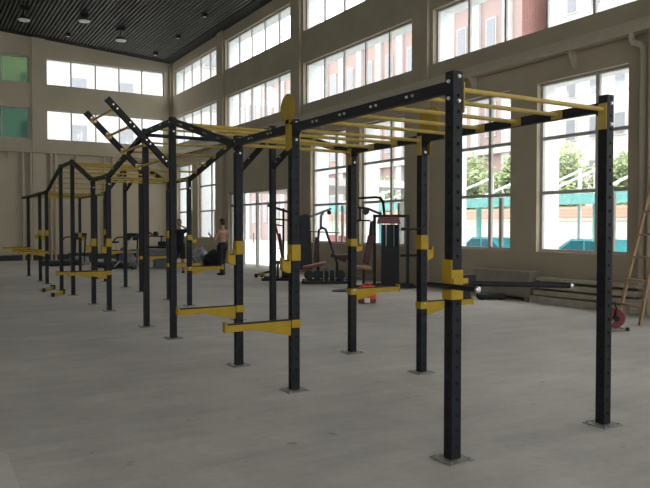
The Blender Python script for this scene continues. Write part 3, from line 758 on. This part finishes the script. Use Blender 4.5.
# bench press bench, with black seat shape on top
g = thing('weight_bench', 7.72, 25.0, 'black weight bench with raised pad standing on grey boxes near the back wall', 'weight bench', RZ)
g.location.z = .72
b = MB(); b.bar((-.45, 0, .07), (.42, 0, .05), .30, .07); b.build('frame', 'black', g, bevel=.01)
b = MB(); b.box(.12, .42, -.16, .16, .10, .28); b.build('pad', 'black', g, bevel=.03)
b = MB(); b.bar((.22, 0, .26), (.22, 0, .5), .04, .04); b.bar((-.42, 0, .48), (.32, 0, .46), .05, .05); b.build('post', 'black', g)
b = MB(); b.lathe([(.02, -.12), (.085, -.1), (.09, 0), (.085, .1), (.02, .12)], (.02, 0, .56), 14, 'y'); b.bar((-.4, 0, .72), (-.1, 0, .52), .05, .06); b.build('roller_pad', 'black', g)
for i, (x, y, w, d, z0, z1, m, lab) in enumerate(((7.72, 25.0, 1.25, .7, .42, .72, 'grey', 'long grey gym box directly under the weight bench'),
                                             (7.45, 25.12, .55, .6, 0, .42, 'lgrey', 'pale box on the floor at the bottom of the box stack'), (8.05, 24.8, .62, .6, 0, .42, 'bluegl', 'dull blue-grey box on the floor under the stack'))):
    g = thing('gym_box', x, y, lab, 'box', RZ)
    b = MB(); b.box(-w / 2, w / 2, -d / 2, d / 2, z0, z1 - .06); b.build('body', m, g, bevel=.02)
    b = MB(); b.box(-w / 2 - .012, w / 2 + .012, -d / 2 - .012, d / 2 + .012, z1 - .06, z1 - .001); b.build('lid', m, g, bevel=.01)
# dark cabinet against the back wall
g = thing('low_cabinet', 6.2, 30.6, 'low dark grey cabinet behind the far rig posts by the back wall', 'cabinet', .0)
b = MB(); b.box(-.5, .5, -.25, .25, .04, .42); b.build('body', 'dgrey', g, bevel=.01)
for s in (-1, 1):
    b = MB(); b.box(s * .25 - .235, s * .25 + .235, -.265, -.251, .07, .40); d = b.build('door', 'dgrey', g)
    b = MB(); b.box(s * .06 - .01, s * .06 + .01, -.285, -.266, .2, .28); b.build('handle', 'grey', d)
b = MB(); b.box(-.45, .45, -.22, .22, 0, .04); b.build('plinth', 'black', g)
# long bench before the back wall, window end
g = thing('floor_bench', 8.9, 31.6, 'long dark bench by the back wall behind the gym boxes', 'bench', .0)
b = MB(); b.box(-1.1, 1.1, -.2, .2, .42, .48); b.build('seat', 'dgrey', g, bevel=.01)
for x in (-.9, .9):
    b = MB(); b.box(x - .04, x + .04, -.18, .18, 0, .42); b.build('leg', 'black', g)
# wrapped bundle and black pile by the men
def blob(name, x, y, rx, ry, h, mat, label, cat, seed, lumps, amp):
    bm = bmesh.new(); bmesh.ops.create_icosphere(bm, subdivisions=4, radius=1)
    for v in bm.verts:
        p = v.co.copy(); d = 1 + amp * noise.noise(p * lumps + Vector((seed, seed, 0))) + amp * .5 * noise.noise(p * lumps * 2.7 + Vector((0, seed, 3)))
        q = p * d; v.co = Vector((q.x * rx, q.y * ry, max(0, (q.z + .75) / 1.75) * h))
    me = bpy.data.meshes.new(name); bm.to_mesh(me); bm.free(); me.materials.append(M[mat])
    for p in me.polygons: p.use_smooth = True
    o = bpy.data.objects.new(name, me); COL.objects.link(o); o.location = (x, y, 0); return tag(o, label, cat)
blob('wrapped_bundle', 9.55, 25.2, .33, .34, .66, 'film', 'white film-wrapped bundle on the floor between the two men', 'bundle', 3.3, 2.2, .45)
blob('cover_sheet_heap', 9.75, 24.3, .38, .42, .62, 'cloth', 'heap of black sheeting on the floor behind the bare-backed man', 'heap', 8.1, 1.6, .3)

# hanging hall lamps and small ceiling spots
def hall_lamp(x, y, drop, label):
    z = CZ(x); g = tag(empty('hall_lamp', (x, y, z)), label, 'ceiling lamp', 'high bay lamps')
    b = MB(); b.box(-.16, .16, -.1, .1, -.16, .0); b.build('mount', 'black', g)
    if drop > .3: 
        b = MB(); b.tube((0, 0, -.16), (0, 0, -drop + .16), .02, 8); b.build('stem', 'black', g)
    b = MB(); b.lathe([(.08, .16), (.16, .1), (.24, 0)], (0, 0, -drop), 20); b.build('reflector', 'dgrey', g, smooth=True)
    b = MB(); b.lathe([(.05, -.045), (.2, -.035), (.235, -.002)], (0, 0, -drop), 20); b.build('lens', 'lens', g, smooth=True)
hall_lamp(3.86, 29.4, .55, 'hanging hall lamp nearest the green windows')
hall_lamp(7.66, 29.5, .55, 'hanging hall lamp above the rig ladder')
hall_lamp(6.0, 28.7, .3, 'hall lamp set close to the ceiling between two hanging lamps')
for i, (x, y, lab) in enumerate(((6.0, 32.0, 'small ceiling spot between the lamps, close to the back wall'), (10.0, 32.2, 'small ceiling spot closest to the hall corner'),
                                 (9.96, 28.85, 'middle small ceiling spot along the window wall'), (9.85, 25.4, 'small ceiling spot on the window side farthest from the back wall'))):
    g = tag(empty('ceiling_spot', (x, y, CZ(x))), lab, 'ceiling spot', 'small ceiling spots')
    b = MB(); b.box(-.09, .09, -.09, .09, -.15, .0); b.build('housing', 'black', g)
    b = MB(); b.lathe([(.03, -.012), (.075, 0)], (0, 0, -.15), 14); b.build('lens', 'lens', g)

# ------------------------------------------------------------------ people
_ico = bmesh.new(); bmesh.ops.create_icosphere(_ico, subdivisions=2, radius=1)
ICO_V = [v.co.copy() for v in _ico.verts]; ICO_F = [[v.index for v in f.verts] for f in _ico.faces]; _ico.free()
def skinned(name, chains, mat, parent=None, voxel=.007, smooth=6):
    """chains of (joint, radius) swept with ellipsoids and fused into one continuous surface"""
    mb = MB()
    def ell(p, r): mb.add([(p.x + v.x * r[0], p.y + v.y * r[1], p.z + v.z * r[2]) for v in ICO_V], ICO_F)
    def rad(r): return (r, r, r) if not isinstance(r, tuple) else (r if len(r) == 3 else (r[0], r[1], min(r) * .9))
    for ch in chains:
        ch = [(Vector(p), Vector(rad(r))) for p, r in ch]
        if len(ch) == 1: ell(*ch[0])
        for (p, r), (p2, r2) in zip(ch, ch[1:]):
            n = max(1, int((p2 - p).length / (min(min(r), min(r2)) * .22)))
            for k in range(n + 1): ell(p.lerp(p2, k / n), r.lerp(r2, k / n))
    me = bpy.data.meshes.new(name); me.from_pydata(mb.v, [], mb.f)
    o = bpy.data.objects.new(name, me); COL.objects.link(o); me.materials.append(M[mat])
    rm = o.modifiers.new('fuse', 'REMESH'); rm.mode = 'VOXEL'; rm.voxel_size = voxel; rm.use_smooth_shade = True
    sm = o.modifiers.new('smooth', 'SMOOTH'); sm.factor = .5; sm.iterations = smooth
    if parent: o.parent = parent
    return o
def hand_chains(wr, d, side, n, curl=.5):
    """palm from wrist wr along d; side = thumb direction; n = palm normal the fingers curl towards"""
    d, side, n = Vector(d).normalized(), Vector(side).normalized(), Vector(n).normalized(); wr = Vector(wr)
    out = [[(wr, .024), (wr + d * .045, (.030, .018)), (wr + d * .085, (.033, .016))]]
    for k, ln_ in enumerate((.070, .080, .074, .058)):
        b0 = wr + d * .07 + side * (.030 - .02 * k)
        b1 = b0 + d * .02; b2 = b1 + (d + n * curl * .6).normalized() * ln_ * .5; b3 = b2 + (d + n * curl * 2).normalized() * ln_ * .5
        out.append([(b0, .009), (b1, .009), (b2, .0085), (b3, .0075)])
    t0 = wr + d * .03 + side * .02; t1 = t0 + (side + d * .7).normalized() * .035; t2 = t1 + (d + side * .3 + n * curl).normalized() * .032
    out.append([(t0, .011), (t1, .0105), (t2, .009)])
    return out
def person(x, y, rz, label, arms, shirt, trousers, shorts, stance):
    g = tag(empty('person', (x, y, 0), rz), label, 'person')
    # local frame: +y is the way the person faces
    pel = Vector((0, 0, .94)); V_ = Vector
    sp = [(pel, (.155, .115)), (V_((0, .01, 1.06)), (.14, .10)), (V_((0, .015, 1.2)), (.155, .11)), (V_((0, 0, 1.34)), (.165, .11)), (V_((0, -.01, 1.42)), (.115, .08)), (V_((0, .0, 1.49)), .058), (V_((0, .012, 1.57)), .056)]
    ch = [sp, [(V_((0, .012, 1.69)), (.078, .096, .108))], [(V_((0, .045, 1.625)), (.058, .066, .055))],
          [(V_((0, .105, 1.690)), (.010, .012, .018)), (V_((0, .117, 1.655)), (.015, .018, .013))], [(V_((0, .095, 1.605)), (.032, .020, .022))],
          [(V_((-.045, .088, 1.705)), (.018, .012, .01)), (V_((.045, .088, 1.705)), (.018, .012, .01))]]
    for s in (-1, 1): ch.append([(V_((s * .080, .0, 1.672)), (.013, .020, .032))])
    leg_pts = []
    for s in (-1, 1):
        fx, fy = stance[0 if s < 0 else 1]
        hip = V_((s * .095, 0, .90)); knee = V_((s * .10 + (fx - s * .1) * .5, fy * .5 + .03, .49)); ank = V_((fx, fy - .03, .085)); toe = V_((fx + s * .02, fy + .14, .03)); heel = V_((fx, fy - .055, .04))
        c = [(pel, (.135, .10)), (hip, .09), (V_((hip + knee) / 2), .082), (knee, .056), (V_((knee * .62 + ank * .38)), .058), (ank, .036), (V_((fx, fy + .05, .045)), (.042, .034)), (toe, (.036, .024))]
        ch.append(c); ch.append([(ank, .036), (heel, .032)]); leg_pts.append(c)
    arm_pts = []
    for s, (el, wr, hd, th, nn) in arms.items():
        sh = V_((s * .175, -.01, 1.40)); el, wr = V_(el), V_(wr)
        c = [sp[3], (sh, .062), (V_((sh + el) / 2), .05), (el, .04), (V_((el * .6 + wr * .4)), .040), (wr, .026)]
        ch.append(c); arm_pts.append(c)
        ch += hand_chains(wr, hd, th, nn)
    skinned('body', ch, 'skin', g, .0065, 4)
    for s in (-1, 1):
        b = MB(); b.lathe([(.003, -.006), (.011, -.003), (.011, .003), (.003, .006)], (s * .032, .096, 1.685), 10, 'y'); b.build('eye', 'hair', g)
    b = MB(); b.box(-.020, .020, .104, .115, 1.609, 1.615); b.build('mouth', 'maroon', g)
    skinned('hair', [[(V_((0, -.012, 1.715)), (.085, .092, .098))], [(V_((0, -.035, 1.67)), (.080, .075, .075))], [(V_((0, .035, 1.765)), (.066, .058, .035))]], 'hair', g, .008, 3)
    if shirt:
        up = lambda r, d: tuple(q_ + d for q_ in r) if isinstance(r, tuple) else (r + d, r + d)
        c2 = [[(V_((0, 0, .93)), (.175, .132))] + [(p, up(r, .016)) for p, r in sp[:4]] + [(V_((0, -.008, 1.41)), (.12, .088))]]
        for c in arm_pts: c2.append([(V_((0, 0, 1.375)), (.12, .105, .085)), (V_((c[1][0].x * .6, 0, 1.385)), (.09, .10, .082)), (c[1][0], .079), ((c[1][0] + c[2][0]) / 2, .068), (c[2][0], .064)])
        skinned('shirt', c2, shirt, g, .009, 4)
    c2 = []
    for c in leg_pts:
        seq = [(c[0][0], (.168, .128)), (c[1][0], .115), (c[2][0], .105)]
        if trousers: seq += [(c[3][0], .080), (c[4][0], .075), (c[5][0] + Vector((0, 0, .02)), .058)]
        else: seq += [(c[3][0] + Vector((0, 0, .06)), .098)]
        c2.append(seq)
    c2.append([(pel, (.168, .128)), (V_((0, .0, .99)), (.160, .122))])
    skinned('trousers' if trousers else 'shorts', c2, trousers or shorts, g, .009, 4)
    for s, c in zip((-1, 1), leg_pts):
        a = c[5][0]
        skinned('shoe', [[(V_((a.x, a.y - .03, .046)), (.045, .05, .044)), (V_((a.x, a.y + .06, .046)), (.048, .05, .044)), (V_((a.x + s * .015, a.y + .15, .036)), (.046, .055, .034))]], 'rubber', g, .008, 3)
    return g
# bare-backed man: seen from behind and the side, looks towards the hall, forearms up in front
person(8.45, 20.35, .42, 'bare-backed man in dark trousers and shoes standing with his forearms raised', {
    -1: ((-.30, .06, 1.13), (-.24, .28, 1.24), (.1, .7, .6), (.8, .2, .5), (0, -.3, 1)),
    1: ((.26, .08, 1.13), (.14, .32, 1.24), (-.2, .9, .25), (-.8, .2, .5), (0, .3, 1))}, None, 'navy', None, ((-.11, -.06), (.12, .10)))
person(7.58, 21.95, 2.6, 'man in black shirt and black shorts with one hand raised to his face', {
    -1: ((-.40, .10, 1.42), (-.13, .17, 1.56), (.8, -.1, .5), (.2, .3, .8), (.1, -1, .2)),
    1: ((.27, .02, 1.12), (.2, .22, .96), (-.1, .8, -.4), (-.6, .6, .2), (-1, 0, 0))}, 'cloth', None, 'cloth', ((-.13, .0), (.13, .03)))

# ------------------------------------------------------------------ outside, seen through the glass
ou = MB()
for x0, x1, y0, y1 in ((XO, 70, -25, 110), (-60, XO, YB + .6, 110)): ou.box(x0, x1, y0, y1, -.6, -.36)
struct(ou.build('ground_outside', 'pave'))
def building(name, x0, x1, y0, y1, h, wall, label, face, wins, bands=(), pilaster=None, rows=None):
    g = tag(empty(name, ((x0 + x1) / 2, (y0 + y1) / 2, -.36)), label, 'building'); cx, cy = (x0 + x1) / 2, (y0 + y1) / 2
    b = MB(); b.box(x0 - cx, x1 - cx, y0 - cy, y1 - cy, 0, h); b.build('wall', wall, g)
    for z in bands:
        b = MB(); b.box(x0 - cx - .5, x1 - cx + .3, y0 - cy - .5, y1 - cy + .5, z, z + .7); b.build('cornice', 'stone', g)
    if pilaster:
        y = y0 + 1
        while y < y1 - 1:
            b = MB(); b.box(x0 - cx - .3, x0 - cx - .002, y - cy, y - cy + pilaster, 0, h); b.build('pilaster', 'stone', g); y += pilaster * 4
    for (z0, z1) in rows or ():
        u = wins[0]
        while u < wins[1]:
            if face == 'x': fb = MB().box(x0 - cx - .12, x0 - cx - .002, u - cy, u + wins[3] - cy, z0, z1); pb = MB().box(x0 - cx - .16, x0 - cx - .121, u - cy + .12, u + wins[3] - cy - .12, z0 + .12, z1 - .12)
            else: fb = MB().box(u - cx, u + wins[3] - cx, y0 - cy - .12, y0 - cy - .002, z0, z1); pb = MB().box(u - cx + .12, u + wins[3] - cx - .12, y0 - cy - .16, y0 - cy - .121, z0 + .12, z1 - .12)
            f = fb.build('window', 'stone', g); pb.build('pane', 'farglass', f); u += wins[2]
    return g
building('brick_building', 42, 52, 39, 108, 22, 'brick', 'red brick building with pale cornices seen through the long upper windows', 'x', (41.75, 106, 3.6, 1.2), (8.0, 14.5, 21.5), .9, ((2.5, 5.5), (9.5, 12.8), (16, 19.5)))
building('apartment_block', 43, 53, 14, 37.5, 29, 'cream', 'cream apartment block with small windows behind the trees', 'x', (15.5, 36, 2.1, 1.0), (28.5,), None, ((5.2, 6.9), (8.4, 10.1), (11.6, 13.3), (14.8, 16.5), (18, 19.7), (21.2, 22.9)))
building('pale_building', 2, 22, 52, 60, 21, 'stone', 'pale building outside the back wall windows', 'y', (3, 22, 3.4, 1.3), (), None, ((7.8, 9.4), (11.2, 12.8), (14.6, 16.2)))
# boundary wall
b = MB(); b.box(-.15, .15, -30, 30, 0, 2.35); g = tag(empty('boundary_wall', (31, 22, -.36)), 'cream boundary wall topped with orange brick beyond the car park', 'wall'); b.build('lower_wall', 'cream', g)
b = MB(); b.box(-.12, .12, -30, 30, 2.37, 3.0); b.build('brick_band', 'obrick', g)
b = MB(); b.box(-.2, .2, -30, 30, 2.20, 2.30); b.build('ledge', 'stone', g)
# carports
def carport(x, y0, y1, label):
    g = tag(empty('carport', (x, (y0 + y1) / 2, -.36)), label, 'carport', 'turquoise carports'); h = (y1 - y0) / 2
    b = MB(); b.box(-2.3, 2.3, -h, h, 2.92, 3.06); b.build('roof', 'turq', g)
    b = MB(); b.box(-2.4, -2.3, -h, h, 2.72, 3.1); b.build('fascia', 'turq', g)
    n = max(2, int(h / 1.05) + 1)
    for k in range(n):
        yy = -h + .3 + (2 * h - .6) * k / (n - 1)
        b = MB(); b.box(-1.86, -1.70, yy - .08, yy + .08, 0, 2.92); b.build('post', 'turq', g)
        b = MB(); b.box(1.5, 1.62, yy - .06, yy + .06, 0, 4.4); m_ = b.build('mast', 'white', g)
        b = MB(); b.tube((1.56, yy, 4.3), (-1.9, yy, 3.1), .05, 8); b.build('tie_rod', 'white', m_)
carport(22.9, 13.2, 18.9, 'turquoise carport outside the window nearest the ladder')
carport(22.9, 19.1, 24.9, 'turquoise carport outside the window just past the nearest post')
carport(22.9, 27, 34, 'turquoise carport outside the windows behind the multi gym')
def car(x, y, rz, paint, label):
    g = tag(empty('car', (x, y, -.36), rz), label, 'car', 'parked cars')
    body = [(-2.1, .35), (-2.12, .75), (-1.95, .93), (-1.35, 1.0), (-.75, 1.42), (.5, 1.45), (1.15, 1.05), (1.9, .92), (2.1, .7), (2.1, .35)]
    b = MB(); b.prism([(a, c) for a, c in body], -.85, .85, 'xz'); b.build('body', paint, g, bevel=.08)
    b = MB(); b.prism([(-1.18, 1.0), (-.72, 1.36), (-.15, 1.38), (-.15, 1.0)], -.862, .862, 'xz'); b.prism([(-.08, 1.0), (-.08, 1.38), (.45, 1.38), (.98, 1.03)], -.862, .862, 'xz'); b.build('side_glass', 'carglass', g)
    b = MB(); b.prism([(.56, 1.42), (1.16, 1.06), (1.19, 1.09), (.58, 1.45)], -.7, .7, 'xz'); b.build('windscreen', 'carglass', g)
    for a in (-1.3, 1.3):
        for s in (-1, 1):
            b = MB(); b.lathe([(.1, -.1), (.3, -.1), (.33, -.06), (.33, .06), (.3, .1), (.1, .1)], (a, s * .78, .33), 20, 'y'); b.build('wheel', 'rubber', g)
    return g
car(21.9, 16.6, PI / 2, 'car', 'turquoise car parked outside the window nearest the ladder')
car(19.2, 11.4, PI / 2, 'silver', 'silver car parked at the near edge of the last window')
car(21.9, 21.9, PI / 2, 'car', 'turquoise car parked outside the window just past the nearest post')
car(19.0, 31.5, PI / 2, 'redpaint', 'red car parked outside the window behind the lever press')
# canopy over the entrance
g = tag(empty('entrance_canopy', (14.3, 23.9, -.36)), 'flat grey canopy outside over the glazed entrance', 'canopy')
b = MB(); b.box(-2.29, 2.2, -3.4, 3.4, 3.36, 3.62); b.build('roof', 'stone', g)
for y in (-3.0, 3.0):
    b = MB(); b.box(1.8, 2.05, y - .12, y + .12, 0, 3.36); b.build('column', 'stone', g)
# trees
def tree(x, y, h, r, label, seed, nleaf=2600):
    rnd = random.Random(seed); g = tag(empty('tree', (x, y, -.36)), label, 'tree', 'trees beyond the boundary wall')
    b = MB(); b.tube((0, 0, 0), (0, 0, h * .55), .18, 10, .10)
    for k in range(5):
        a = k * 2.4; b.tube((0, 0, h * (.4 + .03 * k)), (math.cos(a) * r * .5, math.sin(a) * r * .5, h * .72), .07, 6, .03)
    b.build('trunk', 'bark', g)
    lumps = [(Vector((rnd.uniform(-1, 1) * r * .6, rnd.uniform(-1, 1) * r * .6, h * rnd.uniform(.45, .9))), r * rnd.uniform(.35, .6)) for _ in range(12)]
    c = MB()
    for i in range(nleaf):
        o, q = lumps[rnd.randrange(len(lumps))]
        d = Vector((rnd.gauss(0, 1), rnd.gauss(0, 1), rnd.gauss(0, 1))).normalized() * q * rnd.uniform(.55, 1)
        p = o + d; a = Vector((rnd.gauss(0, 1), rnd.gauss(0, 1), rnd.gauss(0, 1))).normalized() * .17; e = a.orthogonal().normalized() * .10
        c.add([p - a, p + e, p + a, p - e], [(0, 1, 2, 3)])
    me = bpy.data.meshes.new('crown'); me.from_pydata(c.v, [], c.f); me.materials.append(M['leaf'])
    o = bpy.data.objects.new('crown', me); COL.objects.link(o); o.parent = g
for i, (x, y, h, r, lab) in enumerate(((34.5, 37.0, 7.4, 2.4, 'green tree seen just past the nearest post, behind the window mullion'), (34.5, 32.6, 7.2, 2.2, 'green tree seen at the wall pier edge of the window past the nearest post'),
                                       (34.5, 28.4, 7.0, 2.1, 'green tree seen through the last window, at its pillar side'), (34.5, 24.2, 6.2, 2.0, 'green tree seen behind the post nearest the ladder'),
                                       (34.5, 50, 6.2, 2.4, 'green tree seen behind the multi gym'))):
    tree(x, y, h, r, lab, i + 11)
# ------------------------------------------------------------------ light, world, camera
w = bpy.data.worlds.new('overcast'); sc.world = w; w.use_nodes = True
N, K = w.node_tree.nodes, w.node_tree.links
bg = N['Background']; bg.inputs['Strength'].default_value = 3.2
tc = N.new('ShaderNodeTexCoord'); sx = N.new('ShaderNodeSeparateXYZ'); K.new(tc.outputs['Generated'], sx.inputs[0])
cr = N.new('ShaderNodeValToRGB'); cr.color_ramp.elements[0].position = .0; cr.color_ramp.elements[0].color = (.80, .83, .86, 1)
cr.color_ramp.elements[1].position = .6; cr.color_ramp.elements[1].color = (1, 1, .99, 1)
K.new(sx.outputs['Z'], cr.inputs[0]); K.new(cr.outputs[0], bg.inputs[0])

cam = bpy.data.cameras.new('camera'); co = bpy.data.objects.new('camera', cam); COL.objects.link(co); sc.camera = co
cam.sensor_width = 36; cam.lens = 36 * 681.96 / 650; cam.clip_end = 400; cam.clip_start = .05
co.location = (0, 0, 1.55); co.rotation_euler = (PI / 2 - .02562, 0, -.543196)
sc.view_settings.view_transform = 'Standard'; sc.view_settings.look = 'None'; sc.view_settings.gamma = 1; sc.view_settings.exposure = 0.68
sc.view_settings.use_curve_mapping = False
sc.cycles.use_denoising = True; sc.cycles.max_bounces = 10; sc.cycles.diffuse_bounces = 6; sc.cycles.transparent_max_bounces = 24
sc.cycles.sample_clamp_indirect = 8
